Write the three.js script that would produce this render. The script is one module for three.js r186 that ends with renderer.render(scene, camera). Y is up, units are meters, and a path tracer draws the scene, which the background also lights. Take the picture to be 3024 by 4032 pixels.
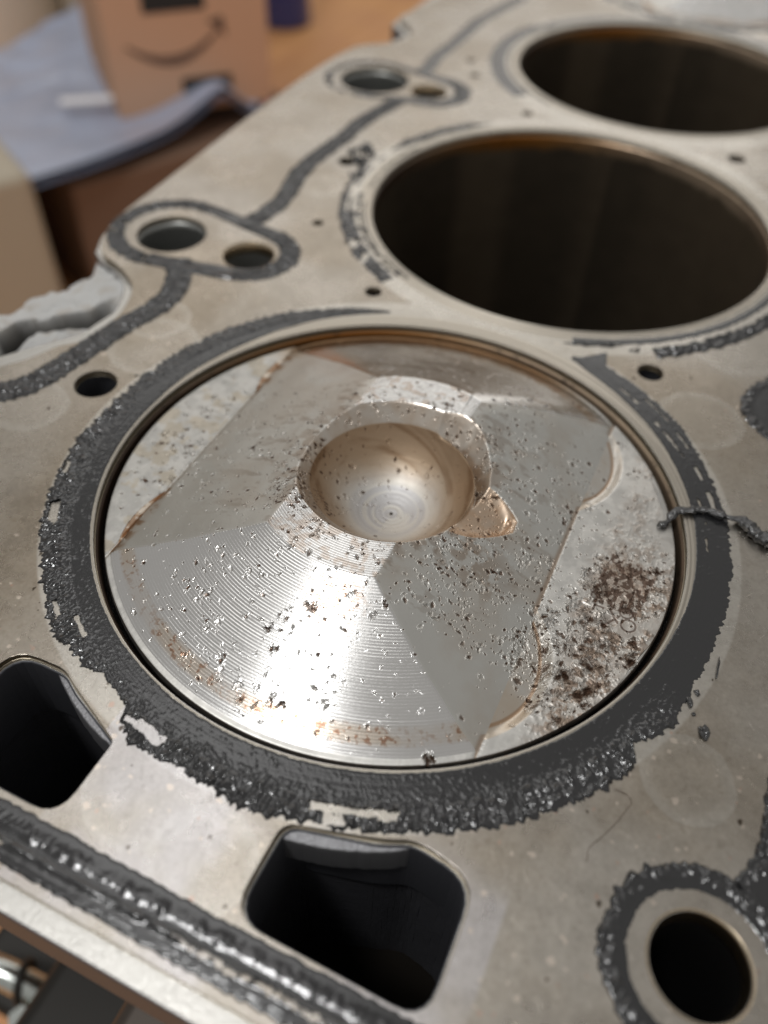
import * as THREE from 'three';
import { mergeGeometries } from 'three/addons/utils/BufferGeometryUtils.js';
import { RectAreaLightUniformsLib } from 'three/addons/lights/RectAreaLightUniformsLib.js';
import { RoundedBoxGeometry } from 'three/addons/geometries/RoundedBoxGeometry.js';

// ---------------------------------------------------------------- camera, light, exposure
// Lengths are written in millimetres and scaled to metres when a mesh is made. x runs along the
// row of cylinders, y = 0 is the top face of the head gasket, the near bore stands at x = z = 0.
const MM = 0.001;
const scene = new THREE.Scene();
const camera = new THREE.PerspectiveCamera(63.8, 768 / 1024, 0.005, 20);
{
  const X = new THREE.Vector3(0.42173, 0.03107, 0.90619), Y = new THREE.Vector3(0.66157, 0.67291, -0.33095), Z = new THREE.Vector3(-0.62006, 0.73908, 0.26323);
  camera.quaternion.setFromRotationMatrix(new THREE.Matrix4().makeBasis(X, Y, Z));
  camera.position.set(-76.956 * MM, 87.489 * MM, 31.489 * MM);
}
camera.focus = 0.106;
camera.userData.fStop = 11.5;
camera.updateMatrixWorld(true);
scene.add(camera);

scene.background = new THREE.Color().setRGB(0.285, 0.277, 0.266);     // the plain pale room all round
RectAreaLightUniformsLib.init();
function areaLamp(at, w, h, color, intensity, target = [0, 0, 0]) {
  const l = new THREE.RectAreaLight(new THREE.Color().setRGB(...color), intensity, w, h);
  l.position.set(...at); l.lookAt(...target); scene.add(l);
  return l;
}
areaLamp([-0.40, 1.24, -0.27], 0.2, 0.15, [0.99, 0.99, 0.985], 50);      // the work lamp over the engine
areaLamp([2.0, 0.78, -0.95], 2.4, 1.7, [1, 0.98, 0.95], 0.8, [0.1, 0, 0]);  // added area light in place of a bright wall, lifts the far gasket
areaLamp([0.28, 1.3, -0.42], 0.55, 0.6, [1, 0.99, 0.98], 1.3);            // added soft overhead fill, brightens the near left gasket
const renderer = new THREE.WebGLRenderer({ antialias: true });
renderer.setSize(768, 1024);
renderer.toneMapping = THREE.LinearToneMapping;
renderer.toneMappingExposure = 1.29;
renderer.shadowMap.enabled = true;

// ---------------------------------------------------------------- helpers
let seed = 7;
const rnd = () => { seed = (Math.imul(seed, 1664525) + 1013904223) >>> 0; return seed / 4294967296; };
const T = new Float32Array(65536); for (let i = 0; i < 65536; i++) T[i] = rnd();
function vn(x, y) {                                                    // value noise 0..1
  const xi = Math.floor(x), yi = Math.floor(y); let fx = x - xi, fy = y - yi;
  fx = fx * fx * (3 - 2 * fx); fy = fy * fy * (3 - 2 * fy);
  const a = xi & 255, b = (xi + 1) & 255, c = (yi & 255) << 8, d = ((yi + 1) & 255) << 8;
  const p = T[c + a], q = T[c + b], r = T[d + a], s = T[d + b];
  return p + (q - p) * fx + (r - p + (p - q - r + s) * fx) * fy;
}
function fbm(x, y, o = 4) { let s = 0, a = 0.5, n = 0; for (let i = 0; i < o; i++) { s += a * vn(x, y); n += a; a *= 0.5; x = x * 2.03 + 17.3; y = y * 2.03 + 9.1; } return s / n; }
const clamp = (x, a = 0, b = 1) => Math.min(b, Math.max(a, x));
const sst = (a, b, x) => { const t = clamp((x - a) / (b - a)); return t * t * (3 - 2 * t); };
const lerp = (a, b, t) => a + (b - a) * t;
const DEG = Math.PI / 180;
function ramp(table, x) {                                              // piecewise linear look-up in [[x, y], ...]
  if (x <= table[0][0]) return table[0][1];
  for (let i = 1; i < table.length; i++) if (x <= table[i][0]) { const [a, b] = table[i - 1], [c, d] = table[i]; return b + (d - b) * (x - a) / (c - a); }
  return table[table.length - 1][1];
}
function bytesTexture(w, h, fn, srgb = true) {
  const d = new Uint8Array(w * h * 4), o = [0, 0, 0];
  for (let y = 0; y < h; y++) for (let x = 0; x < w; x++) {
    fn(x, y, o); const i = (y * w + x) * 4;
    d[i] = clamp(o[0], 0, 255); d[i + 1] = clamp(o[1], 0, 255); d[i + 2] = clamp(o[2], 0, 255); d[i + 3] = 255;
  }
  return finish(new THREE.DataTexture(d, w, h, THREE.RGBAFormat), srgb);
}
function finish(t, srgb) {
  t.magFilter = THREE.LinearFilter; t.minFilter = THREE.LinearFilter; t.wrapS = t.wrapT = THREE.RepeatWrapping;
  if (srgb) t.colorSpace = THREE.SRGBColorSpace;
  t.needsUpdate = true; return t;
}
function floatTexture(w, h, arr) { const t = new THREE.DataTexture(arr, w, h, THREE.RedFormat, THREE.FloatType); return finish(t, false); }
function repeated(t, rx, ry) { const c = t.clone(); c.repeat.set(rx, ry); c.needsUpdate = true; return c; }

const used = new Map();
function numbered(name) { const n = used.get(name) ?? 0; used.set(name, n + 1); return n ? name + '_' + String(n).padStart(3, '0') : name; }
function tag(o, label, category, group, kind) { o.userData = { label, category }; if (group) o.userData.group = group; if (kind) o.userData.kind = kind; return o; }
function thing(name, label, category, at = [0, 0, 0], group) {
  const o = new THREE.Group(); o.name = numbered(name); o.position.set(at[0] * MM, at[1] * MM, at[2] * MM); scene.add(o);
  return tag(o, label, category, group);
}
function part(name, geo, mat, parent, label) {                         // geometry in millimetres
  if (!geo.attributes.normal) geo.computeVertexNormals();
  geo.scale(MM, MM, MM);
  const m = new THREE.Mesh(geo, mat); m.name = parent === scene ? numbered(name) : name; m.castShadow = m.receiveShadow = true;
  if (label) m.userData.label = label;
  parent.add(m); return m;
}
function grid(nu, nv, at, uv, skip, closeU = false) {                   // at(u, v) -> [x, y, z], u and v 0..1
  const P = new Float32Array((nu + 1) * (nv + 1) * 3), U = new Float32Array((nu + 1) * (nv + 1) * 2), I = [];
  for (let i = 0, k = 0; i <= nu; i++) for (let j = 0; j <= nv; j++, k++) {
    const p = at(i / nu, j / nv); P[k * 3] = p[0]; P[k * 3 + 1] = p[1]; P[k * 3 + 2] = p[2];
    const q = uv ? uv(p, i / nu, j / nv) : [i / nu, j / nv]; U[k * 2] = q[0]; U[k * 2 + 1] = q[1];
  }
  for (let i = 0; i < nu; i++) for (let j = 0; j < nv; j++) {
    const a = i * (nv + 1) + j, b = a + nv + 1;
    if (skip) { const x = (P[a * 3] + P[b * 3 + 3]) / 2, z = (P[a * 3 + 2] + P[b * 3 + 5]) / 2; if (skip(x, z, (i + 0.5) / nu, (j + 0.5) / nv)) continue; }
    I.push(a, a + 1, b, b, a + 1, b + 1);
  }
  const g = new THREE.BufferGeometry();
  g.setAttribute('position', new THREE.BufferAttribute(P, 3)); g.setAttribute('uv', new THREE.BufferAttribute(U, 2)); g.setIndex(I);
  return g;
}
function up(g) {                                                       // turn a sheet so that its faces look upwards
  g.computeVertexNormals(); const n = g.attributes.normal; let s = 0; for (let i = 0; i < n.count; i += 7) s += n.getY(i);
  if (s < 0) { const k = g.index.array; for (let i = 0; i < k.length; i += 3) { const t = k[i]; k[i] = k[i + 1]; k[i + 1] = t; } g.computeVertexNormals(); }
  return g;
}
function smoothPath(pts, closed = false) { return new THREE.CatmullRomCurve3(pts.map(([x, z]) => new THREE.Vector3(x, 0, z)), closed, 'centripetal'); }
const shapeOf = (pts) => new THREE.Shape(pts.map(([x, z]) => new THREE.Vector2(x, -z)));
function roundPoly(pts, r, n = 5) {                                     // a polygon with its corners rounded
  const out = [];
  pts.forEach((p, i) => {
    const a = pts[(i + pts.length - 1) % pts.length], b = pts[(i + 1) % pts.length], rr = Array.isArray(r) ? r[i] : r;
    const da = Math.hypot(a[0] - p[0], a[1] - p[1]), db = Math.hypot(b[0] - p[0], b[1] - p[1]), k = Math.min(rr, da * 0.48, db * 0.48);
    const s = [p[0] + (a[0] - p[0]) * k / da, p[1] + (a[1] - p[1]) * k / da], e = [p[0] + (b[0] - p[0]) * k / db, p[1] + (b[1] - p[1]) * k / db];
    for (let j = 0; j <= n; j++) { const t = j / n, u = 1 - t; out.push([u * u * s[0] + 2 * u * t * p[0] + t * t * e[0], u * u * s[1] + 2 * u * t * p[1] + t * t * e[1]]); }
  });
  return out;
}
const circlePts = (x, z, r, n = 96) => Array.from({ length: n }, (_, i) => [x + r * Math.cos(i / n * 2 * Math.PI), z + r * Math.sin(i / n * 2 * Math.PI)]);
const grow = (pts, d) => {                                             // offset a convex outline outwards (d > 0) or inwards
  const cx = pts.reduce((s, p) => s + p[0], 0) / pts.length, cz = pts.reduce((s, p) => s + p[1], 0) / pts.length;
  return pts.map(([x, z]) => { const l = Math.hypot(x - cx, z - cz); return [x + (x - cx) / l * d, z + (z - cz) / l * d]; });
};
function plate(outline, holes, y0, y1, bevel = 0) {                     // a flat plate between two heights
  const s = shapeOf(outline); for (const h of holes) s.holes.push(new THREE.Path(h.map(([x, z]) => new THREE.Vector2(x, -z))));
  const g = new THREE.ExtrudeGeometry(s, { depth: y1 - y0 - 2 * bevel, bevelEnabled: bevel > 0, bevelThickness: bevel, bevelSize: bevel, bevelOffset: -bevel, bevelSegments: 2, curveSegments: 8 });
  g.rotateX(-Math.PI / 2); g.translate(0, y0 + bevel, 0);
  return g;
}

// ---------------------------------------------------------------- shared layout
const BORES = [[0, 0, 42.5], [93.5, -0.5, 43.0], [187.4, -0.2, 41.3], [281, -0.2, 42.3]];
const WIN1 = roundPoly([[-59, -31], [-59, -12.3], [-49.2, -12.3], [-45.3, -21.2], [-44.1, -23.4], [-44.4, -31]], [3.4, 3.4, 0.7, 4, 3, 4]);
const WIN2 = roundPoly([[-59.4, 9.4], [-59.6, 30.8], [-45.6, 30.6], [-44.5, 23.2], [-45.9, 20.2], [-49.0, 9.6]], [3.6, 3.4, 4.2, 2.4, 2.4, 1.6]);
const BOLTS = [[-43.7, 52.8, 5.0], [47, 56.9, 0.8], [47, -52.9, 5.15], [141.2, -53.7, 4.9]];
const DRAINS = [[46.8, -71.1, 7.2], [141.5, -70, 9.6]];
const SMALL = [[1.1, -54.3, 3.6], [46.7, 27.8, 2.35], [46.9, -25.4, 1.7], [64.9, -46.9, 1.3], [93.5, -54.2, 2.4], [140.6, -25.5, 1.5], [140.3, 28.1, 2.3], [168.4, -51.9, 1.4], [158.5, -46.9, 1.4]];

// ---------------------------------------------------------------- textures and materials
const grainH = new Float32Array(1024 * 1024);
{
  for (let y = 0; y < 1024; y++) for (let x = 0; x < 1024; x++) grainH[y * 1024 + x] = 0.5 * T[((y * 7 + (x >> 2)) & 255) << 8 | (x * 3 + (y >> 1)) & 255] + 0.5 * T[(y & 255) << 8 | (x & 255)];
  for (let k = 0; k < 260; k++) {                                      // fine scratches
    const a = rnd() * 6.283, l = 8 + rnd() * 60, d = 0.4 + rnd() * 0.9; let x = rnd() * 1024, y = rnd() * 1024;
    for (let i = 0; i < l; i++, x += Math.cos(a), y += Math.sin(a)) grainH[((y | 0) & 1023) * 1024 + ((x | 0) & 1023)] -= d;
  }
}
const grain = floatTexture(1024, 1024, grainH);

// gasket sheet: what has dried, rubbed and stained on the bare steel
const GX0 = -80, GX1 = 270, GZ0 = -95, GZ1 = 70;
const specks = [];
for (let i = 0; i < 520; i++) specks.push([lerp(-66, -20, rnd()), lerp(-45, 60, rnd()), 0.1 + 0.35 * rnd() * rnd(), rnd()]);
for (let i = 0; i < 260; i++) specks.push([lerp(-34, 60, rnd()), lerp(-62, 60, rnd()), 0.1 + 0.4 * rnd() * rnd(), rnd()]);
const speckGrid = new Map();
for (const s of specks) { const k = Math.floor(s[0] / 3) + ',' + Math.floor(s[1] / 3); if (!speckGrid.has(k)) speckGrid.set(k, []); speckGrid.get(k).push(s); }
const rings = [[-25.1, 48, 5.4], [21, -56, 6], [14, -52, 8], [62, 40, 9], [38, 38, 7], [80, -54, 5], [-8, -60, 6], [-52, -6, 7], [-56, 4, 6]];
const sheetMap = bytesTexture(2048, 1024, (px, py, o) => {
  const x = lerp(GX0, GX1, (px + 0.5) / 2048), z = lerp(GZ0, GZ1, (py + 0.5) / 1024);
  const n1 = fbm(x * 0.05 + 3, z * 0.05 + 8, 4), n2 = fbm(x * 0.35, z * 0.35 + 40, 3), n3 = fbm(x * 1.6, z * 1.6, 3);
  let r = 177, g = 171, b = 162, near = 1e9;
  const warm = sst(0.36, 0.68, n1) * 0.6 + 0.3 * sst(-70, 30, x - z * 1.5) * sst(70, 20, x) + 0.06 * n2;   // brown stain in patches, and browner over one broad side
  r -= warm * 22; g -= warm * 27; b -= warm * 33;
  const pale = sst(0.5, 0.8, n2 * 0.6 + n1 * 0.4) * 7; r += pale; g += pale; b += pale;
  for (const [cx, cz] of BORES) near = Math.min(near, Math.abs(Math.hypot(x - cx, z - cz)));
  if (near < 49.9) { const k = 0.75 * (1 - sst(49.5, 49.9, near)); r = lerp(r, 200, k); g = lerp(g, 196, k); b = lerp(b, 188, k); }
  for (const [cx, cz, R] of rings) { const d = Math.hypot(x - cx, z - cz) + (n2 - 0.5) * 0.8; if (d < R) { const k = 0.16 + 0.28 * sst(R - 2.2, R - 0.2, d); r = lerp(r, 194, k); g = lerp(g, 190, k); b = lerp(b, 182, k); } }
  if (x < -40 && z < 34 && z > -14) { const k = 0.4 * sst(0.3, 0.7, fbm(x * 0.12 + 90, z * 0.12, 3)) * sst(-38, -44, x); r = lerp(r, 204, k); g = lerp(g, 203, k); b = lerp(b, 212, k); }
  { const gr = 10 * (vn(x * 5.5, z * 5.5 + x) - 0.5) + 8 * (vn(x * 2.6 + 40, z * 2.6) - 0.5); r += gr; g += gr; b += gr; }
  const dirt = sst(0.62, 0.8, n3) * 7; r -= dirt; g -= dirt * 1.05; b -= dirt * 1.1;
  const key = [Math.floor(x / 3), Math.floor(z / 3)];
  for (let i = -1; i <= 1; i++) for (let j = -1; j <= 1; j++) for (const [sx, sz, sr, t] of speckGrid.get((key[0] + i) + ',' + (key[1] + j)) ?? []) {
    const d = Math.hypot(x - sx, (z - sz) * (0.6 + t)) + (n3 - 0.5) * 0.3; if (d < sr) { if (t < 0.6) { r = lerp(r, 228, 0.6); g = lerp(g, 214, 0.6); b = lerp(b, 200, 0.6); } else if (t < 0.82) { r = lerp(r, 200, 0.5); g = lerp(g, 160, 0.5); b = lerp(b, 142, 0.5); } else { r *= 0.5; g *= 0.47; b *= 0.44; } }
  }
  o[0] = r; o[1] = g; o[2] = b;
});
const sheetRough = bytesTexture(1024, 512, (px, py, o) => {
  const x = lerp(GX0, GX1, px / 1024), z = lerp(GZ0, GZ1, py / 512), n = fbm(x * 0.12 + 50, z * 0.12, 4), m = fbm(x * 0.9, z * 0.9 + 7, 3);
  o[0] = 0; o[1] = 255 * (0.29 + 0.2 * (n - 0.5) + 0.14 * (m - 0.5)); o[2] = 0;
}, false);
const M = {
  sheet: new THREE.MeshStandardMaterial({ map: sheetMap, roughnessMap: sheetRough, roughness: 1, metalness: 1, bumpMap: repeated(grain, 14, 6.6), bumpScale: 0.000011 }),
  sheetEdge: new THREE.MeshStandardMaterial({ color: 0xb3a894, roughness: 0.34, metalness: 1 }),
  steel: new THREE.MeshStandardMaterial({ color: 0xb9b2a6, roughness: 0.3, metalness: 1 }),
};
{
  const fleck = new Float32Array(512 * 512);
  for (let y = 0; y < 512; y++) for (let x = 0; x < 512; x++) fleck[y * 512 + x] = vn(x * 0.5, y * 0.5) * 0.5 + vn(x * 0.125, y * 0.125) * 0.5;
  const t = floatTexture(512, 512, fleck); t.repeat.set(1 / 12, 1 / 12);
  M.rubber = new THREE.MeshPhysicalMaterial({ ior: 1.7, color: new THREE.Color().setRGB(0.016, 0.016, 0.017), roughness: 0.17, bumpMap: t, bumpScale: 0.000009 });
  M.rubberRough = new THREE.MeshPhysicalMaterial({ ior: 1.9, color: new THREE.Color().setRGB(0.014, 0.014, 0.015), roughness: 0.16, bumpMap: t, bumpScale: 0.00004 });
  M.cast = new THREE.MeshStandardMaterial({ color: 0xf6f6f4, roughness: 0.36, metalness: 0.2, bumpMap: repeated(t, 1 / 10, 1 / 10), bumpScale: 0.0004 });
  M.deck = new THREE.MeshStandardMaterial({ color: 0xc2c0bb, roughness: 0.33, metalness: 1, bumpMap: repeated(t, 1 / 16, 1 / 16), bumpScale: 0.00003 });
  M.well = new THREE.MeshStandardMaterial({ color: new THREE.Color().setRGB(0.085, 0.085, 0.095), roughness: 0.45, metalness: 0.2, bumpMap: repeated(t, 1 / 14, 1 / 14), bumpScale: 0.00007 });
}
const planarUV = (g, k = 1) => { const p = g.attributes.position, u = new Float32Array(p.count * 2); for (let i = 0; i < p.count; i++) { u[i * 2] = p.getX(i) * k; u[i * 2 + 1] = p.getZ(i) * k; } g.setAttribute('uv', new THREE.BufferAttribute(u, 2)); return g; };
const sheetUV = (g) => { const p = g.attributes.position, u = new Float32Array(p.count * 2); for (let i = 0; i < p.count; i++) { u[i * 2] = (p.getX(i) - GX0) / (GX1 - GX0); u[i * 2 + 1] = (p.getZ(i) - GZ0) / (GZ1 - GZ0); } g.setAttribute('uv', new THREE.BufferAttribute(u, 2)); return g; };

// ---------------------------------------------------------------- engine block
const block = thing('engine_block', 'aluminium engine block with a row of large round bores', 'engine block');
const GASKET = [[-66.2, 75], [-66.2, -78], [-30, -80], [-12, -76], [-2.5, -71.2], [1.3, -68.6], [6.4, -66.4], [9.6, -63.8], [13.7, -63.2], [17.9, -63], [22.3, -64], [27.1, -66.3], [30.3, -70.2], [32.4, -74.2], [33.8, -78], [36.5, -80.8], [41.3, -83.2], [48, -84.8], [60, -85.5], [162, -85.6], [167.5, -80.5], [170.5, -77.5], [175, -75.9], [181, -76.2], [186, -79.6], [191.5, -85], [201, -84.2], [213, -82.3], [240, -80], [340, -82], [340, 75]];
const gasketLine = smoothPath(GASKET, true).getPoints(420).map((p) => [p.x, p.z]).map(([x, z]) => [x < -65 ? -66.2 : x, z]);
{
  const outline = [[-68.7, 80], [-68.7, -84], [-20, -84], [-4, -77.5], [5, -71.5], [12, -66.5], [20, -65.5], [24.5, -67], [28.6, -69.6], [30.9, -73.6], [32.4, -77.6], [35, -81.4], [40.6, -84.2], [48, -86], [165, -87.5], [172, -80], [180, -78], [188, -86], [343, -85], [343, 80]];
  const holes = [...BORES.map(([x, z]) => circlePts(x, z, 43.6)), grow(WIN1, -0.45), grow(WIN2, -0.45), ...BOLTS.map(([x, z, r]) => circlePts(x, z, r + 0.1, 48)), ...DRAINS.map(([x, z, r]) => circlePts(x, z, r + 0.1, 48)), ...SMALL.map(([x, z, r]) => circlePts(x, z, r + 0.2, 24))];
  part('deck', planarUV(plate(outline, holes, -13, -1.05, 0.2)), [M.deck, new THREE.MeshStandardMaterial({ color: 0x4c4d52, roughness: 0.5, metalness: 0.3 })], block);
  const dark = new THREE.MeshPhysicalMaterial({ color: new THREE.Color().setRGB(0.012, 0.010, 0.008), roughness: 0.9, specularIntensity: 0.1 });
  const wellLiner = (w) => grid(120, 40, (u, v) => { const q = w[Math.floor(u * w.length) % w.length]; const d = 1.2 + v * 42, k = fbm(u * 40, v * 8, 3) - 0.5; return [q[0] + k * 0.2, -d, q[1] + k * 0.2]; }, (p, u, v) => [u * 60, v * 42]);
  for (const [a0, a1] of [[-171, -150], [153, 174]]) part('cylinder_shoulder', up(grid(60, 14, (u, v) => { const a = lerp(a0, a1, u) * DEG, e = Math.sin(Math.PI * clamp(u)) ** 0.4, R = lerp(49, 50.4 + 0.75 * e, Math.min(1, v * 1.6)) + 0.12 * (vn(u * 40, 3) - 0.5) * v; return [R * Math.cos(a), -1.22 - (v > 0.625 ? (v - 0.625) * 14 : 0.9 * Math.max(0, v - 0.3)), R * Math.sin(a)]; }, (p) => [p[0], p[2]])), new THREE.MeshStandardMaterial({ color: 0x97979a, roughness: 0.5, metalness: 0.8, bumpMap: M.deck.bumpMap, bumpScale: 0.00008 }), block);
  for (const w of [WIN1, WIN2]) {
    const o = grow(w, 0.25), g = wellLiner(o);
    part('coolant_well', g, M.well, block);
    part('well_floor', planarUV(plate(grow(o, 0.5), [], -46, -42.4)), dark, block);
  }
  part('crankcase_body', planarUV(plate([[-60.8, 80], [-60.8, -80], [20, -81.5], [338, -81.5], [338, 80]], [...BORES.map(([x, z]) => circlePts(x, z, 44.4)), grow(WIN1, 0.6), grow(WIN2, 0.6), ...BOLTS.map(([x, z, r]) => circlePts(x, z, r + 1, 32)), ...DRAINS.map(([x, z, r]) => circlePts(x, z, r + 1, 32)), ...SMALL.slice(1).map(([x, z, r]) => circlePts(x, z, r + 0.3, 24)), circlePts(1.1, -54.3, 4, 24)], -60, -13.2)), new THREE.MeshStandardMaterial({ color: 0x4a4742, roughness: 0.6, metalness: 0.4 }), block);
  const sleeveMat = new THREE.MeshStandardMaterial({ color: 0x9a9b98, roughness: 0.4, metalness: 0.8, side: THREE.DoubleSide });
  const boltMat = new THREE.MeshStandardMaterial({ color: 0x3b3a3a, roughness: 0.35, metalness: 0.8, side: THREE.DoubleSide });
  for (const [x, z, r] of [...BOLTS, ...DRAINS]) {
    const s = part(r > 7 ? 'oil_drain' : 'bolt_hole', new THREE.LatheGeometry([[r + 1.2, -1.4], [r - 0.1, -1.2], [r - 0.45, -2.4], [r - 0.45, -70], [0, -70.5]].map(([a, b]) => new THREE.Vector2(a, b)), 64), r > 7 || z < -52 ? sleeveMat : boltMat, block);
    s.position.set(x * MM, 0, z * MM);
  }
  for (const [x, z, r] of BOLTS) { const s = part('sleeve_lip', new THREE.LatheGeometry([[r + 0.25, 0.05], [r + 0.05, 0.07], [r - 0.28, -0.7], [r - 0.3, -1.6], [r - 0.42, -1.7], [r - 0.42, -3.4]].map(([a, b]) => new THREE.Vector2(a, b)), 72), new THREE.MeshStandardMaterial({ color: 0xc4b49c, roughness: 0.25, metalness: 1, side: THREE.DoubleSide }), block); s.position.set(x * MM, 0, z * MM); }
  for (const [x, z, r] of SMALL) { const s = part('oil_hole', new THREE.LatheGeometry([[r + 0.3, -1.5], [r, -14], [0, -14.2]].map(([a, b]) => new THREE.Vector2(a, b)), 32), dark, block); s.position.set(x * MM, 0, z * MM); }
  // liners: brown heat tint round the top, dark bore below with painted sheen streaks
  const linerMap = bytesTexture(1024, 512, (px, py, o) => {
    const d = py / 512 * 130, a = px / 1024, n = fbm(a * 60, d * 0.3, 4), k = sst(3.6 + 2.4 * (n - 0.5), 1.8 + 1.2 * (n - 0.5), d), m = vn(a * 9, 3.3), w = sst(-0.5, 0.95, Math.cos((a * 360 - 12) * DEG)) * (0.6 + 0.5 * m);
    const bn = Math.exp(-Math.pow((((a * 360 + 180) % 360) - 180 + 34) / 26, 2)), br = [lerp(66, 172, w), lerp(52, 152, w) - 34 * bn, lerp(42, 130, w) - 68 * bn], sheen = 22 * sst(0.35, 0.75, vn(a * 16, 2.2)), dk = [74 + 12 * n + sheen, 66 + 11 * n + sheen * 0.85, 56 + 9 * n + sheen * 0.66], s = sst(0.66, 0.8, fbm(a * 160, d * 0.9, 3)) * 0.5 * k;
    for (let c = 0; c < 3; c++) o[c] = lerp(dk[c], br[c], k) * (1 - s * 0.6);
  });
  linerMap.wrapT = THREE.ClampToEdgeWrapping;
  const linerMat = new THREE.MeshStandardMaterial({ map: linerMap, roughness: 0.34, metalness: 0.55, side: THREE.DoubleSide });
  BORES.forEach(([x, z, r], i) => {
    const R = r - 0.55, g = grid(160, 60, (u, v) => { const a = u * 2 * Math.PI, d = v < 0.05 ? 1.06 + v * 10 : 1.56 + (v - 0.05) / 0.95 * 126, q = v < 0.05 ? R + 0.5 - v * 10 : R; return [q * Math.cos(a), -d, q * Math.sin(a)]; }, (p, u, v) => [u, (-p[1] - 1) / 130]);
    const m = part('cylinder_liner', g, linerMat, block); m.position.set(x * MM, 0, z * MM);
    if (i) { const f = part('bore_dark_disc', new THREE.CylinderGeometry(R, R, 2, 64).translate(0, -128, 0), dark, block); f.position.set(x * MM, 0, z * MM); }  // black disc added to keep the open bore dark at depth
  });
  // rough casting that shows beyond the notch in the gasket
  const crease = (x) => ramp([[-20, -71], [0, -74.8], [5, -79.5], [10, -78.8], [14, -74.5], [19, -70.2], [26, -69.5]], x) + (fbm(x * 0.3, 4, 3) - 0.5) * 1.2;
  const boss = grid(190, 150, (u, v) => {
    const x = lerp(-40, 41, u), z = lerp(-60, -90, v);
    const creaseZ = crease(x);
    const low = sst(creaseZ - 0.2, creaseZ + 0.9, z) * sst(26, 20, x);
    let y = -1.5 - 7 * low + low * 5.0 * sst(creaseZ + 0.9, creaseZ + 4, z) + (fbm(x * 0.2, z * 0.2, 4) - 0.5) * 4.2 * sst(-66, -74, z) + (fbm(x * 0.5, z * 0.5, 2) - 0.5) * 1.1 + 1.2 * Math.exp(-((Math.hypot(x - 17, z + 79.5) - 1.8) ** 2) / 0.6) * sst(26, 22, x);
    const edge = ramp([[-20, -96], [8, -88], [13, -86], [21, -83], [31, -80], [37, -83.5], [41, -84]], x) + (fbm(x * 0.4, 9, 3) - 0.5) * 1.5;
    y -= 16 * sst(edge + 1.2, edge - 3, z) + 2.0 * sst(edge + 5, edge, z);
    y = Math.min(y, -1.2 - 2 * sst(-63.5, -60, z));
    return [x, y, z];
  }, (p) => [p[0], p[2]]);
  {                                                                    // shade painted dark along the recess, tan residue on the lumps
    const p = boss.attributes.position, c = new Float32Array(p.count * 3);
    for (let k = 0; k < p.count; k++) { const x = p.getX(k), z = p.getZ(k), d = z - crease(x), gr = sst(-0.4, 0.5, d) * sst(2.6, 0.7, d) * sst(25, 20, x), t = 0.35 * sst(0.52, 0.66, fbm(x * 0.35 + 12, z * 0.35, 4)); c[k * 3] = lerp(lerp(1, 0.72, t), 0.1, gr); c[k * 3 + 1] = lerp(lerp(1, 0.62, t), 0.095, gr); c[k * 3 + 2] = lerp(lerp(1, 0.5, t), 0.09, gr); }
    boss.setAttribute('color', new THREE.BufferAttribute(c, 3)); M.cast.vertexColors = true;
  }
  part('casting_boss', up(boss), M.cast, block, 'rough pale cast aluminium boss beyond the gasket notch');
}

// ---------------------------------------------------------------- head gasket
const gasket = thing('head_gasket', 'layered steel head gasket with flaking black rubber coating over the block', 'gasket');
{
  const wOff = (d) => [grow(WIN1, d), grow(WIN2, d)];
  const holes = (d) => [...BORES.map(([x, z, r]) => circlePts(x, z, r + d, 180)), ...wOff(d), ...BOLTS.map(([x, z, r]) => circlePts(x, z, r + d, 48)), ...DRAINS.map(([x, z, r]) => circlePts(x, z, r + d, 56)), ...SMALL.map(([x, z, r]) => circlePts(x, z, Math.max(0.5, r + d), 28))];
  part('steel_sheet', sheetUV(plate(gasketLine, holes(0), -0.3, 0, 0.06)), M.sheet, gasket);
  part('steel_sheet', sheetUV(plate(grow(gasketLine, -0.35), holes(0.35), -0.66, -0.36, 0.05)), M.sheetEdge, gasket);
  part('steel_sheet', sheetUV(plate(grow(gasketLine, 0.05), holes(-0.12), -1.02, -0.72, 0.05)), M.sheetEdge, gasket);
}
// fire rings: fine ridges pressed round each bore
BORES.forEach(([x, z, r]) => {
  const prof = []; for (let q = 0; q <= 44; q++) { const t = q / 44, R = r + 0.02 + t * 3.1, rip = t < 0.16 ? (x ? 0.12 : 0.045) * Math.sin(Math.PI * clamp(t / 0.15)) : (x ? 0.11 : 0.05) * Math.max(0, Math.sin((t - 0.16) / 0.84 * Math.PI * 4)); prof.push(new THREE.Vector2(R, 0.012 + rip - (q === 44 ? 0.03 : 0))); }
  const m = part('fire_ring', new THREE.LatheGeometry(prof, 220), M.steel, gasket, null); m.position.set(x * MM, 0, z * MM);
});

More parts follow.
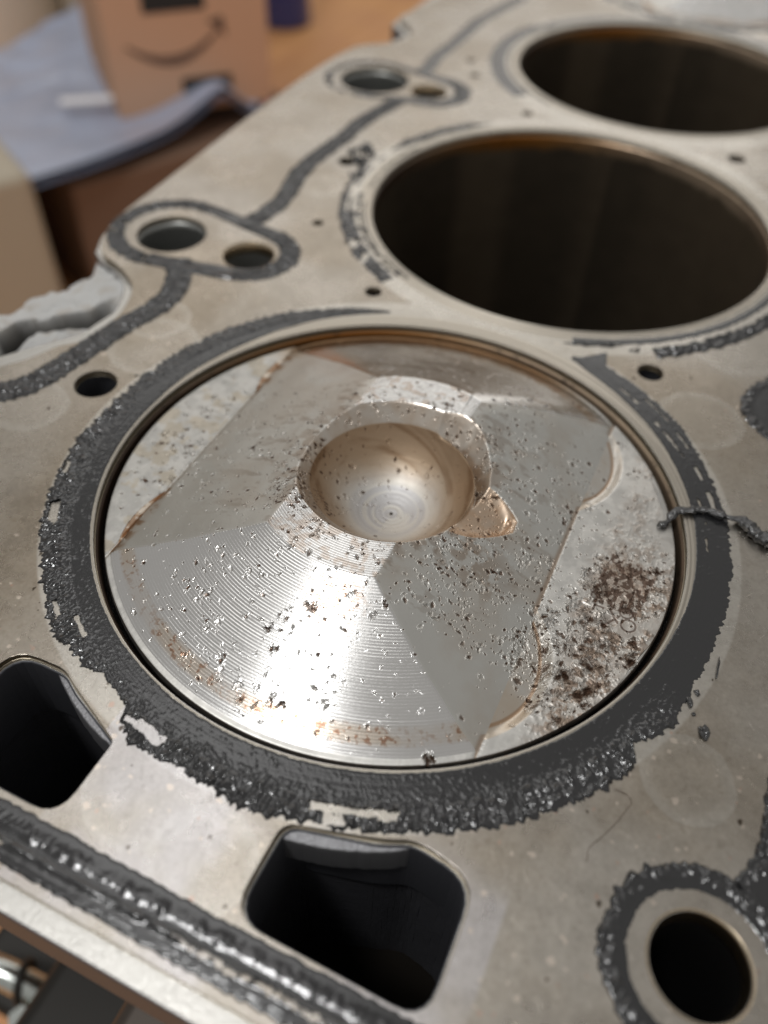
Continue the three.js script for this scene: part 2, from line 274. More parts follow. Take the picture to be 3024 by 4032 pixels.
// Rubber coating: a thin skin between two edges, ragged and blistered where it has lifted.
// at(u, v) -> [x, z]; lump(u, v, x, z) -> mm of relief; ragA / ragB roughen the two edges; skip() leaves bare spots.
function coating(at, lenU, lenV, { closed = false, lump = () => 0, skip = null, ragA = 0.12, ragB = 0.35, t = 0.1, mat = M.rubber, step = 0.2, f = 1.4, freeEnds = !closed, teeth = 0 } = {}) {
  const nu = Math.round(lenU / step), nv = Math.max(6, Math.round(lenV / step)), k = 37.7 * (1 + coating.n++);
  const g = grid(nu, nv, (u, v) => {
    const s = u * lenU, c = closed ? [Math.cos(u * 6.2832) * lenU / 6.2832, Math.sin(u * 6.2832) * lenU / 6.2832] : [s, 0];
    const n = (w, o) => fbm(c[0] * w + k + o, c[1] * w + k * 0.7, 4) - 0.5;
    const a = ragA / lenV * 2 * n(f, 0), b = ragB / lenV * (2 * n(f, 90) - teeth * Math.max(0, 2 * n(f * 0.45, 55)));
    const vv = lerp(a, 1 + b, v), [x, z] = at(u, vv);
    const e = Math.min(v, 1 - v) * lenV, ends = freeEnds ? Math.min(u, 1 - u) * lenU : 9;
    const h = t * sst(0, 0.22, Math.min(e, ends)) - 0.03 * (1 - sst(0, 0.1, Math.min(e, ends)));
    return [x, h + lump(u, vv, x, z) * sst(0, 0.35, Math.min(e, ends)), z];
  }, (p) => [p[0], p[2]], skip);
  return part('rubber_coating', up(g), mat, gasket);
}
coating.n = 0;
function domes(x, z) {                                                 // scattered round bubbles, 0..1
  let best = 0; const xi = Math.floor(x), zi = Math.floor(z);
  for (let a = -1; a <= 1; a++) for (let b = -1; b <= 1; b++) {
    const k = ((zi + b) & 255) << 8 | (xi + a) & 255, h = T[k], cx = xi + a + 0.15 + 0.7 * T[(k + 7919) & 65535], cz = zi + b + 0.15 + 0.7 * T[(k + 104729) & 65535], r = 0.3 + 0.36 * h;
    if (T[(k + 3571) & 65535] < 0.3) continue;
    const d = ((x - cx) ** 2 + (z - cz) ** 2) / (r * r); if (d < 1) best = Math.max(best, r * Math.sqrt(1 - d));
  }
  return best;
}
const blister = (x, z, k = 1) => { const m = vn(x * 4.1 * k + 9, z * 4.1 * k + 3); return 0.8 * domes(x * 1.05 * k, z * 1.05 * k) / k + 0.22 * m * m; };
function ridges(a, q, w) { return Math.pow(vn(a / w, q * 0.7 + 5), 2) * vn(a / w * 0.37 + 20, q * 1.9); }      // crosswise wrinkles
{
  // near bore: outer edge of the skin by angle
  const OUT = [[-188, 49.8], [-184.5, 49.8], [-180, 49.2], [-175, 49.1], [-172.5, 49.4], [-168.3, 49.8], [-164.4, 48.8], [-163, 47.2], [-160, 46.7], [-156, 46.7], [-153, 48.2], [-148.5, 48.3], [-146, 49.6], [-133, 49.3], [-121, 49.7], [-103, 49.5], [-90, 48.8], [-80, 49.2], [-70, 49.8], [-50, 49.9], [-42, 48.7], [-34, 48.2], [-28, 47.4], [-25, 46.8]];
  const OUT2 = [[18, 47.2], [21, 49.2], [33, 49.5], [44, 49.8], [57, 48.9], [76, 48.5], [98, 48.0], [105, 48.1], [110, 48.6], [112.5, 49.3], [117, 48.8], [119.5, 47.4], [121, 49.6], [127, 50.1], [150, 49.8], [157, 49.5], [168, 49.5], [172, 50.0], [176, 49.8]];
  const IN = [[-188, 42.62], [-140, 42.65], [-90, 42.8], [-60, 43.9], [-40, 45.6], [-25, 46.4]], IN2 = [[18, 46.4], [24, 45.4], [40, 44.7], [60, 44.1], [80, 43.5], [105, 42.75], [176, 42.62]];
  const spot = (x, z, a, R0, R1, w, k = 0.5) => { const th = Math.atan2(z, x) / DEG, R = Math.hypot(x, z), n = (fbm(x * 1.1, z * 1.1, 3) - 0.5) * k; let d = th - a; if (d > 180) d -= 360; if (d < -180) d += 360; return Math.abs(d) < w + n * 5 && R > R0 - n && R < R1 + n; };
  const bare = (x, z) => {
    if (spot(x, z, 161, 46.95, 48.0, 5.2) || spot(x, z, 162.8, 48.0, 49.3, 1.6, 0.3) || spot(x, z, 156, 47.1, 48.4, 1.8)) return true;
    if (spot(x, z, -120.5, 47.5, 48.8, 2.6) || spot(x, z, -110, 48.3, 49.1, 1.4) || spot(x, z, -141, 47.8, 48.5, 1.7) || spot(x, z, -146, 45.9, 46.5, 2.2, 0.3)) return true;
    if (spot(x, z, -168.3, 46.8, 48.2, 3.1, 0.9)) return true;
    if (spot(x, z, 58, 47.0, 47.6, 2.0, 0.25) || spot(x, z, 65.5, 46.9, 47.7, 3.2, 0.25) || spot(x, z, 49, 47.9, 48.3, 2.2, 0.2) || spot(x, z, 40, 48.2, 48.6, 3.6, 0.2) || spot(x, z, 68, 45.3, 45.6, 3, 0.5) || spot(x, z, 48, 46.1, 46.5, 5, 0.7) || spot(x, z, 34, 46.4, 46.9, 3, 0.5) || spot(x, z, 76, 45.0, 45.2, 1.5, 0.3)) return true;
    return false;
  };
  const rough = (th, R) => { // where the skin has wrinkled into lumps
    const outer = sst(46.0, 47.0, R), right = (th > 18 && th < 105) ? 0.03 : 1, far = th > -90 && th < -20 ? 0.45 : 1, low = th > 105 ? sst(105, 116, th) : 1;
    return outer * right * far * low;
  };
  const lump = (u, v, x, z) => {
    const th = Math.atan2(z, x) / DEG, R = Math.hypot(x, z), w = rough(th, R), s = th * DEG * 47;
    const row = (th < -90 || th > 108) ? sst(45.2, 45.6, R) * sst(46.6, 46.2, R) : 0;
    return w * (0.65 * ridges(s, R, 0.4) + 0.46 * blister(x, z, 1.4)) + row * 0.26 * blister(x + 50, z, 1.6) + 0.03 * sst(43.4, 44.2, R) * sst(46, 45, R) * vn(R * 3.1, s * 0.06) + 0.006 * vn(x * 3, z * 3) + (th > 18 && th < 108 ? 0.05 : 0.12) * Math.pow(vn(x * 3.1 + 8, z * 3.1), 9) + 0.012 * Math.sin(R * 14) * vn(s * 0.1, R);
  };
  const ring = (A0, A1, OUTT, INN, ragB, teeth) => coating((u, v) => { const a = lerp(A0, A1, u), R = lerp(ramp(INN, a), ramp(OUTT, a), v); return [R * Math.cos(a * DEG), R * Math.sin(a * DEG)]; }, (A1 - A0) * DEG * 47, 6.2, { lump, skip: (x, z) => bare(x, z), ragB, ragA: 0.1, teeth, step: 0.14, f: 1.9, freeEnds: false, mat: M.rubber });
  ring(-185.4, -25, OUT, IN, 1.0, 0.4);
  ring(18, 175.4, OUT2, IN2, 0.7, 0.3);
  // second and third bores: what is left of their skins
  const arc = (cx, cz, A0, A1, r0, r1, opt = {}) => coating((u, v) => { const a = lerp(A0, A1, u), k = opt.taper ? sst(0, 0.25, u) * sst(1, 0.75, u) : 1, R = lerp(r0, r1, 0.5 + (v - 0.5) * k); return [cx + R * Math.cos(a * DEG), cz + R * Math.sin(a * DEG)]; }, Math.abs(A1 - A0) * DEG * r1, Math.abs(r1 - r0), { step: 0.28, ragA: 0.8, ragB: 0.8, f: 0.9, ...opt, lump: opt.lump ?? ((u, v, x, z) => 0.5 * blister(x, z)) });
  const patchy = (lim, f = 0.5) => (x, z) => fbm(x * f + 30, z * f + 11, 3) > lim;
  arc(93.5, -0.5, -150, -116, 46.4, 49.9, { skip: patchy(0.66) });
  arc(93.5, -0.5, -152, -70, 44.2, 44.7, { ragA: 0.15, ragB: 0.2, skip: patchy(0.62, 0.3) });
  arc(93.5, -0.5, -130, -82, 47.2, 47.9, { ragA: 0.2, ragB: 0.3, skip: patchy(0.6, 0.3) });
  arc(187.4, -0.2, -150, -60, 43.2, 44.0, { step: 0.4, ragA: 0.15, ragB: 0.2 });
  arc(93.5, -0.5, -118, -88, 48.5, 50, { skip: patchy(0.63) });
  arc(93.5, -0.5, -150, -106, 45.1, 46.0, { skip: patchy(0.6) });
  arc(93.5, -0.5, -78, -40, 46.6, 49.6, { taper: true });
  arc(93.5, -0.5, 96, 163, 44.6, 46.7, { ragA: 0.2, ragB: 0.4, lump: () => 0.01 });
  arc(93.5, -0.5, 96, 146, 48.0, 50.9, { ragA: 1.0, ragB: 0.6, lump: (u, v, x, z) => 0.9 * blister(x, z) });
  arc(93.5, -0.5, 144, 151, 46.6, 49.0, { skip: patchy(0.5) });
  arc(93.5, -0.5, 152, 165, 46.6, 47.4, { taper: true });
  arc(187.4, -0.2, -140, -66, 44.9, 49.6, { step: 0.4, ragA: 0.5, ragB: 0.6, lump: (u, v, x, z) => 0.2 * blister(x, z) });
  arc(187.4, -0.2, -66, 62, 43.6, 48.2, { step: 0.5, lump: (u, v, x, z) => 0.1 * blister(x, z) });
  arc(281, -0.2, 120, 240, 43.6, 47.2, { step: 0.5, skip: patchy(0.62) });
  // clump of lifted flakes by the second bore
  coating((u, v) => [lerp(95.5, 101.5, v) + (u - 0.5) * 6, lerp(-52, -57, u) + 3.0 * v], 8, 6, { skip: patchy(0.5, 0.45), ragA: 1.5, ragB: 1.5, lump: (u, v, x, z) => 1.2 * blister(x, z) });
  coating((u, v) => [lerp(88, 93.5, v), lerp(-47.5, -51.5, u) - 2 * v], 6, 5, { skip: patchy(0.52, 0.45), ragA: 1.5, ragB: 1.5, lump: (u, v, x, z) => 1.2 * blister(x, z) });
  // small triangle between the bores
  coating((u, v) => { const p = [lerp(45.6, 49.0, u), lerp(16.2, 19.6, u)], q = [lerp(45.4, 43.7, u), lerp(16.4, 20.8, u)]; return [lerp(p[0], q[0], v), lerp(p[1], q[1], v)]; }, 5.2, 4, { ragA: 0.25, ragB: 0.25 });

  // rings round the bolt holes
  const lumpRing = (cx, cz, r) => (u, v, x, z) => { const R = Math.hypot(x - cx, z - cz), a = Math.atan2(z - cz, x - cx); return sst(r - 2.2, r - 1.5, R) * (0.7 * ridges(a * r, R, 0.45) + 0.55 * blister(x, z, 1.2)); };
  const ringAt = (cx, cz, r0, r1, opt = {}) => coating((u, v) => { const a = u * 2 * Math.PI, R = lerp(r0, r1, v); return [cx + R * Math.cos(a), cz + R * Math.sin(a)]; }, 2 * Math.PI * r1, r1 - r0, { closed: true, ragA: 0.3, ragB: 0.8, lump: lumpRing(cx, cz, r1), ...opt });
  ringAt(-43.7, 52.8, 7.05, 9.9);
  ringAt(47, 52.9, 3.4, 9.8);
  // one skin round each pair of oil and bolt holes: two arcs joined by straight flanks
  const hull = (x, z1, r1, z2, r2) => (u) => {                         // closed outline round two circles on the line x
    const g = Math.asin((r1 - r2) / (z2 - z1)), a1 = Math.PI / 2 + g, L1 = (2 * Math.PI - 2 * a1) * r1 / 1, pts = hull.c ??= new Map(), k = [x, z1, r1, z2, r2].join();
    if (!pts.has(k)) { const o = []; for (let i = 0; i <= 40; i++) { const t = lerp(Math.PI / 2 - g, -Math.PI / 2 + g - 0, i / 40); o.push([x + r2 * Math.cos(t + Math.PI / 2), z2 + r2 * Math.sin(t + Math.PI / 2)]); } for (let i = 0; i <= 56; i++) { const t = lerp(-Math.PI / 2 + g, -1.5 * Math.PI - g, i / 56); o.push([x + r1 * Math.cos(t + Math.PI / 2), z1 + r1 * Math.sin(t + Math.PI / 2)]); } pts.set(k, new THREE.CatmullRomCurve3(o.map(([p, q]) => new THREE.Vector3(p, 0, q)), true, 'centripetal')); }
    const p = pts.get(k).getPoint(((u % 1) + 1) % 1); return [p.x, p.z];
  };
  for (const [dx, dz, far] of [[0, 0, 0], [94.1, 0.6, 1]]) {
    const A = hull(48.0 + dx, -71.6 + dz, 9.6 + far * 1.4, -53.4 + dz, 6.1), B = hull(47.8 + dx, -71.6 + dz, 13.2, -53.2 + dz, 10.2);
    coating((u, v) => { const p = A(u), q = B(u); return [lerp(p[0], q[0], v), lerp(p[1], q[1], v)]; }, 108, 3.6, { closed: true, step: 0.17 + far * 0.1, ragA: 0.6, ragB: 0.6, lump: (u, v, x, z) => (far ? 0.5 : 0.75) * blister(x, z, 1.15), skip: (x, z) => fbm(x * 0.35 + dx, z * 0.35 + 2, 3) > (z < -70 && x - dx < 50 ? 0.6 : 0.8) });
  }
  // beads that run between them
  const bead = (pts, w, opt = {}) => { const c = smoothPath(pts), L = c.getLength(); c.arcLengthDivisions = 400; coating((u, v) => { const p = c.getPointAt(clamp(u)), t = c.getTangentAt(clamp(u)); return [p.x - t.z * (v - 0.5) * 2 * w, p.z + t.x * (v - 0.5) * 2 * w]; }, L, 2 * w, { step: 0.16, ragA: 0.6, ragB: 0.6, lump: (u, v, x, z) => 0.75 * blister(x, z, 1.15), freeEnds: false, t: 0.12, ...opt }); };
  bead([[39, -64.2], [35.2, -61.4], [31.5, -59.4], [27.5, -58.3], [23, -58.5], [19.8, -59.3], [15.9, -60.4], [10.5, -61.2], [5.9, -61.7], [0.5, -62.6], [-4.2, -63.8], [-8, -66.8], [-12, -70]], 2.5);
  bead([[57.5, -60.2], [62, -58.7], [66, -58.3], [72.5, -58.8], [82.4, -61.2], [93, -61.6], [103.5, -60.9], [115.7, -60.9], [124, -59.6], [131, -58.5]], 2.3);
  bead([[152.5, -60.5], [158, -60.6], [166, -61.6], [182, -61.4], [202, -61.8], [215, -60], [232, -57]], 2.2, { step: 0.45, ragA: 0.7, ragB: 0.7, lump: (u, v, x, z) => 0.4 * blister(x, z) });
  bead([[-35.5, 57.5], [-31, 59.2], [-20, 59.6], [10, 59.6], [36, 59], [41, 58]], 3.3, { lump: (u, v, x, z) => sst(0.42, 0.1, v) * 0.9 * blister(x, z) });
  // long bead by the edge of the block, wrinkled crosswise
  bead([[-62.5, -74], [-62.4, -20], [-62.6, 10], [-62.5, 40], [-62.3, 74]], 2.75, {
    step: 0.22, ragA: 0.25, ragB: 0.25, t: 0.14,
    lump: (u, v, x, z) => { const q = x + 62.4; return 0.09 * Math.exp(-(((q - 0.7) / 0.45) ** 2)) + 0.13 * sst(1.5, 1.1, q) * sst(-0.2, 0.2, q) * Math.pow(vn(z * 1.1 + 0.4 * q, 12.3), 3) + 0.1 * sst(1.9, 1.4, q) * sst(0.2, 0.6, q) * vn(z * 2.6, q * 1.5) + 0.28 * Math.exp(-Math.pow((q + 0.9) / 0.35, 2)) * (0.5 + vn(z * 0.8, 3)) + 0.1 * sst(-0.3, -0.7, q) * sst(-2.3, -1.6, q) * blister(x, z * 0.4, 1.3) + 0.06 * Math.exp(-(((q + 1.9) / 0.3) ** 2)); },
    skip: (x, z) => { const q = x + 63.5 - 0.5 * (vn(z * 0.5, 2) - 0.5); return Math.abs(q) < 0.3 * sst(0.34, 0.5, vn(z * 0.24, 8.2)) * (0.2 + 1.2 * vn(z * 2.2, 1)); },
  });
}

// ---------------------------------------------------------------- piston
const piston = thing('piston', 'near pitted aluminium piston crown with central bowl and rust specks', 'piston');
const inCircle = (x, z, cx, cz) => Math.hypot(x - cx, z - cz);
function crownBase(r) {
  if (r < 11.9) return 9.52 - Math.sqrt(13.12 * 13.12 - r * r);
  return ramp([[11.9, 4], [14, 6.5], [20, 6.5], [40.2, -1.0], [40.95, -1.1], [41.1, -1.5]], r);
}
const smin = (a, b, k) => { const t = Math.max(k - Math.abs(a - b), 0) / k; return Math.min(a, b) - t * t * k * 0.25; };
function crownAt(x, z) {                                                // height of the crown and which face it is
  const r = Math.hypot(x, z); let h = crownBase(r), face = r < 11.9 ? 0 : r < 14 ? 1 : r < 20 ? 2 : r < 40.2 ? 3 : 4;
  const soft = 0.1 + 1.3 * sst(6, 22, x), und = 0.5 * (fbm(x * 0.11 + 3, z * 0.11 + 6, 3) - 0.5);
  if (z < -8.6 && r > 11.9) {
    let p = 6.5 - 0.368 * (-z - 10.4), f = 5;
    const d = Math.min(inCircle(x, z, -18.5, -17.6), inCircle(x, z, 18.5, -17.6));
    if (z < -30.9) { const k = sst(14.6, 13.0, d); p = lerp(-1.1, Math.max(-1.75, p), k); f = k > 0.05 ? 6 : 7; }
    else if (d > 13.6) p -= 0.16 * Math.exp(-Math.pow((z + 30.9) / 0.4, 2));
    p += und * 0.5; if (p < h) face = f; h = smin(h, p, f === 5 ? soft * sst(12, 15, r) + 0.02 : 0.1);
  }
  if (z > 4.4 && r > 11.9) {
    let p = 6.5 - 0.397 * (z - 6.2), f = 8;
    const d = Math.min(inCircle(x, z, -19.4, 16.4), inCircle(x, z, 20.3, 15.6));
    if (z > 25.4) { const floor = Math.max(-2.3, p), k = sst(13.9, 12.0, d); p = lerp(-1.1, floor, k); f = k > 0.04 ? 9 : 10; }
    else if (d > 13) p -= 0.12 * Math.exp(-Math.pow((z - 25.4) / 0.4, 2));
    p += und * (0.5 + 0.5 * sst(-5, 10, x)) - 0.1 * Math.exp(-Math.pow((x + 0.5 - 0.1 * z) / 3, 2)) * sst(8, 13, z) * sst(28, 20, z) * -3.2; if (p < h) face = f; h = smin(h, p, f === 8 ? soft * sst(12, 15, r) + 0.02 : 0.1);
  }
  { const r2 = Math.hypot(x - 1.6, z - 1.6), az = Math.atan2(z, x) / DEG, c = 4 + (r2 - 11.9) * 1.05 + 0.25 * (vn(x * 0.8, z * 0.8) - 0.5) + 5 * sst(34, -24, az) + 4 * sst(80, 120, Math.abs(az)); if (r > 11.9 && c < h) { h = c; face = 1; } }   // the lip is cut wider on the exhaust side
  // shallow scoop that breaks out of the bowl on the exhaust side
  const q = (z - 11.0) / 7.4, w = 5.4 * (1 - 0.8 * q * q), xc = -0.9 + 1.7 * q, s = (x - xc) / w;
  if (q > 0 && q < 1 && Math.abs(s) < 1 && r > 11.7) { const dep = 1.55 * (1 - s * s) * sst(1, 0.75, q); const p = 6.5 - 0.397 * (z - 6.2) - dep; if (p < h - 0.02) { h = p; face = 11; } }
  return [h, face];
}
{
  const N = 2048, SPAN = 84, H = new Float32Array(N * N), C = new Float32Array(N * N * 3), R = new Float32Array(N * N), mm = SPAN / N, toP = (v) => (v / SPAN + 0.5) * N;
  const seg = (x, z, a, b, c, d) => { const t = clamp(((x - a) * (c - a) + (z - b) * (d - b)) / ((c - a) ** 2 + (d - b) ** 2)); return Math.hypot(x - a - t * (c - a), z - b - t * (d - b)); };
  const battered = (x, z) => sst(27.5, 33, z) * sst(-32, -24, x) * sst(11, -2, x) + 0.35 * sst(29, 32, z) * sst(4, 9, x);
  for (let j = 0; j < N; j++) for (let i = 0; i < N; i++) {
    const x = (i + 0.5) * mm - SPAN / 2, z = (j + 0.5) * mm - SPAN / 2, r = Math.hypot(x, z); if (r > 41.8) continue;
    const k = j * N + i, [, face] = crownAt(x, z), th = Math.atan2(z, x);
    const n1 = fbm(x * 0.16 + 7, z * 0.16 + 2, 4), n2 = fbm(x * 0.8 + 20, z * 0.8, 4), n3 = vn(x * 6, z * 6);
    let h = 0.003 * n3, cr = 216, cg = 214, cb = 209, ro = 0.4 + 0.14 * (n1 - 0.5) + 0.1 * (n2 - 0.5);
    const brown = (a, c = [120, 78, 48]) => { a = clamp(a); cr = lerp(cr, c[0], a); cg = lerp(cg, c[1], a); cb = lerp(cb, c[2], a); };
    if (face === 2 || face === 3) {                                     // turned grooves
      const wob = 0.12 * (vn(th * 3, 1) - 0.5), far = face === 3 ? 1 - 0.8 * sst(10, 18, x) : 1;
      h += far * 0.022 * Math.pow(0.5 + 0.5 * Math.sin((r + wob * 0.2) / 0.37 * 2 * Math.PI), 1.5) + 0.006 * vn(r * 9, th * 4);
      ro = 0.2 + 0.06 * (n1 - 0.5); cr += 4; cg += 5; cb += 8;
      if (face === 3) { const band = sst(36.4, 37.4, r) * sst(39.2, 38.4, r) * (0.25 + 0.75 * sst(0.35, 0.6, n1 + 0.2 * (n2 - 0.5))); brown(0.32 * band, [196, 164, 128]); brown(0.5 * band * sst(0.55, 0.66, fbm(x * 2.1 + 9, z * 2.1, 4)), [124, 70, 40]); }
      if (face === 3) { const d = Math.hypot(x + 23.5, (z - 2.5) * 1.1); brown(0.45 * sst(6, 1, d) * sst(0.5, 0.62, fbm(x * 2.2, z * 2.2 + 60, 4)), [156, 98, 62]); }
      if (face === 2) brown(0.3 * sst(0.5, 0.7, n2), [150, 120, 96]);
      if (face === 3 && x > 10) brown(0.25 * sst(0.52, 0.66, fbm(x * 0.5, z * 0.14, 4)), [120, 104, 88]);
    } else if (face === 0) {                                            // bowl: burnt brown towards the rim, swirl in the middle
      const e = sst(5.2, 11.2, r + 2.2 * (n1 - 0.5) + Math.max(0, x) * 0.12); brown(0.62 * e, [150, 116, 80]); brown(0.4 * e * e * sst(0.42, 0.75, fbm(Math.cos(th) * 3 + 9, Math.sin(th) * 3 + r * 1.1, 5)), [104, 74, 48]);
      h += 0.012 * vn(r * 3.1, th * 0.5) + 0.016 * (0.5 + 0.5 * Math.sin(r * 7.5 + 1.5 * n1)) * sst(9, 3, r) + 0.03 * vn(r * 1.1, 4); ro = 0.5 + 0.12 * n2; const sw = sst(0.45, 0.62, vn(r * 1.5, th * 0.35 + 3)) * sst(8, 4, r); cr -= 16 * sw; cg -= 15 * sw; cb -= 10 * sw;
      if (Math.hypot(x, z) < 0.28) brown(0.9, [50, 44, 40]);
    } else if (face === 1 || face === 11) {
      brown(0.4 * n2 + (face === 11 ? 0.3 : 0.12), face === 11 ? [196, 152, 112] : [170, 140, 112]); h += 0.006 * vn(r * 3, th * 30); ro = 0.36;
    } else if (face === 5 || face === 8) {                               // milled pockets
      const sx = x + (x > 0 ? -18.5 : 18.5), sz = Math.abs(z) - 17; const rr = Math.hypot(sx, sz);
      h += 0.004 * vn(rr * 3.2, 0.3) + 0.004 * vn(x * 3, z * 3); cr -= 14; cg -= 13; cb -= 13; ro = 0.42 + 0.12 * (n1 - 0.5);
      const rim = sst(20, 12.5, r); brown(0.35 * rim * sst(0.4, 0.6, n2), [132, 108, 88]);
      brown(0.2 * sst(0.45, 0.7, n1) * (0.4 + 0.6 * n2), [156, 134, 112]); brown(0.25 * sst(0.6, 0.72, fbm(x * 0.9 + 33, z * 0.5, 4)) * sst(32, 14, r), [104, 84, 68]);
      if (face === 5) { const gd = Math.abs(z + 30.6); brown((0.15 + 0.6 * sst(0.42, 0.6, n2)) * sst(0.2 + 1.6 * sst(9, 18, Math.abs(x)), 0.05, gd) * (0.45 + 0.55 * sst(4, 12, Math.abs(x))), [130, 94, 64]); }
      if (face === 8) { const gd = Math.abs(z - 25.2); if (Math.min(inCircle(x, z, -19.4, 16.4), inCircle(x, z, 20.3, 15.6)) > 13) brown(0.35 * sst(0.6, 0.1, gd), [150, 112, 82]); const s = Math.hypot(x + 8.5, z - 17); brown(0.3 * sst(7, 1, s) * sst(0.45, 0.6, n2), [110, 84, 62]); }
    } else if (face === 6 || face === 9) {
      brown(0.3 * sst(0.42, 0.62, n1) + 0.2 * n2, [186, 160, 130]); ro = 0.38; h += 0.01 * n2;
      if (face === 6) brown(0.7 * sst(0.4, 0.58, fbm(x * 0.5, z * 0.5 + 30, 4)) * sst(-31.4, -30.8, -Math.abs(z)) + 0.55 * sst(0.42, 0.55, n2), [116, 76, 46]);
      if (face === 9) { const d = Math.min(inCircle(x, z, -19.4, 16.4), inCircle(x, z, 20.3, 15.6)); brown(0.45 * sst(0.35, 0.1, Math.abs(d - 12.2)), [150, 104, 66]); }
    } else {                                                            // squish band
      const mot = 14 * sst(0.35, 0.65, n2) + 14 * n1; h += 0.006 * vn(x * 3.3, z * 3.3); cr -= mot; cg -= mot * 0.98; cb -= mot * 0.95; ro = 0.42 + 0.2 * (n1 - 0.5);
      if (z < -31) { h += 0.1 * fbm(x * 0.45, z * 0.45, 4) + 0.05 * n2; cr -= 12; cg -= 12; cb -= 12; brown(0.3 * sst(0.52, 0.64, fbm(x * 0.4 + 70, z * 0.4, 4)), [170, 150, 118]); }
      const b = battered(x, z); if (b > 0 && face !== 4) { const q = fbm(x * 1.3 + 5, z * 1.3, 4), w = vn(x * 2.6, z * 2.6 + 9); const pt = sst(0.42, 0.58, fbm(x * 0.3 + 31, z * 0.3, 3)); h += b * (0.15 + 0.85 * pt) * (0.2 * q * q + 0.16 * w * w * w); brown(b * (0.2 + 0.8 * pt) * (0.55 * sst(0.46, 0.64, q + 0.3 * (n2 - 0.5))), [116, 92, 74]); brown(0.12 * b, [176, 150, 128]); ro += 0.06 * b; }
      const dm = Math.hypot((x - 0.5) / 4.6, (z - 34.6) / 3.6); const sq = Math.max(Math.abs((x - 0.2) + 0.12 * (z - 34.8)) / 4.6, Math.abs((z - 34.8) - 0.12 * x) / 3.4) + 0.25 * (n2 - 0.5); brown(0.3 * sst(1.3, 0.6, dm), [150, 124, 104]); brown(0.75 * sst(1.02, 0.94, sq) * sst(0.42, 0.54, fbm(x * 1.5 + 3, z * 1.9 + 70, 3)), [84, 66, 56]);
    }
    // scorched crescent round the far right of the crown
    if (r > 35.5) brown(0.75 * sst(35.5, 39.6, r + 2.5 * (n2 - 0.5)) * sst(-58, -44, th / DEG) * sst(34, 12, th / DEG), [146, 104, 62]);
    // what remains of an etched part mark
    if (face === 10) {
      const ds = Math.min(seg(x, z, -5.7, 32.0, -4.8, 32.0), seg(x, z, -4.8, 32.0, -4.8, 33.2), seg(x, z, -7.5, 34.0, -5.2, 35.5), seg(x, z, -4.7, 34.1, -6.4, 35.5), Math.abs(Math.hypot(x + 4.3, z - 36.2) - 0.85) + 0.02, Math.abs(Math.hypot(x + 6.2, z - 36.9) - 0.95) + 0.02);
      const a = sst(0.2, 0.12, ds) * (0.55 + 0.4 * n2); brown(a * 0.8, [84, 68, 60]); h -= 0.02 * a;
    }
    H[k] = h; C[k * 3] = cr; C[k * 3 + 1] = cg; C[k * 3 + 2] = cb; R[k] = ro;
  }
  // pits and dents from debris that bounced about in the chamber
  function pit(x, z, rad, depth, dirt, ang, el, rimH = 0.45) {
    const cx = toP(x), cz = toP(z), rp = rad / mm * 2.1, ca = Math.cos(ang), sa = Math.sin(ang), ph = rnd() * 90;
    for (let j = Math.floor(cz - rp); j <= cz + rp; j++) for (let i = Math.floor(cx - rp); i <= cx + rp; i++) {
      if (i < 0 || j < 0 || i >= N || j >= N) continue;
      const dx = (i - cx) * mm / rad, dz = (j - cz) * mm / rad, a = dx * ca + dz * sa, b = (-dx * sa + dz * ca) * el;
      const d = Math.hypot(a, b) * (0.65 + 0.8 * vn(ph + a * 2.3 + 5, ph + b * 2.3 + 5)), k = j * N + i;
      if (d < 1) { const q = 1 - d * d; H[k] -= depth * q * (1 + 0.5 * a); const t = dirt * sst(1, 0.45, d); C[k * 3] = lerp(C[k * 3], 76, t); C[k * 3 + 1] = lerp(C[k * 3 + 1], 58, t); C[k * 3 + 2] = lerp(C[k * 3 + 2], 47, t); }
      else if (d < 1.5) H[k] += depth * rimH * Math.sin((d - 1) / 0.5 * Math.PI) * clamp(0.6 - a);
    }
  }
  const many = (n, place, size, depth, dirt) => { for (let i = 0; i < n; i++) { const [x, z] = place(); if (Math.hypot(x, z) > 40.2) continue; const s = rnd(); pit(x, z, size[0] + (size[1] - size[0]) * s * s * s, lerp(depth[0], depth[1], rnd()) * (0.5 + s), rnd() < dirt ? 0.45 + 0.5 * rnd() : 0.15 * rnd(), rnd() * 3.14, 1 + rnd() * 1.4); } };
  const disc = (cx, cz, rr) => () => { const a = rnd() * 6.283, q = rr * Math.sqrt(rnd()); return [cx + q * Math.cos(a), cz + q * Math.sin(a)]; };
  const ringPlace = (a, b) => () => { const t = rnd() * 6.283, q = lerp(a, b, rnd()); return [q * Math.cos(t), q * Math.sin(t)]; };
  many(1500, disc(0, 0, 40), [0.1, 0.42], [0.03, 0.1], 0.3);
  many(330, disc(-24, -4, 16), [0.1, 0.5], [0.04, 0.12], 0.4);
  many(520, disc(-10, 20, 11), [0.12, 0.5], [0.05, 0.14], 0.5);
  many(220, disc(10, 19, 10), [0.12, 0.5], [0.04, 0.13], 0.5);
  many(380, ringPlace(12.2, 17), [0.12, 0.42], [0.05, 0.14], 0.6);
  many(150, disc(-9, -10, 4.5), [0.14, 0.5], [0.05, 0.14], 0.9);
  many(520, disc(-15, 33, 9), [0.16, 0.7], [0.08, 0.2], 0.35);
  many(220, disc(0, 35, 6), [0.16, 0.6], [0.05, 0.16], 0.3);
  many(160, disc(-2, -36, 14), [0.2, 0.7], [0.05, 0.14], 0.2);
  many(420, disc(0, -21, 17), [0.1, 0.42], [0.04, 0.12], 0.45);
  many(260, disc(22, 2, 16), [0.1, 0.42], [0.04, 0.12], 0.5);
  many(160, disc(20, 20, 14), [0.12, 0.5], [0.05, 0.14], 0.5);
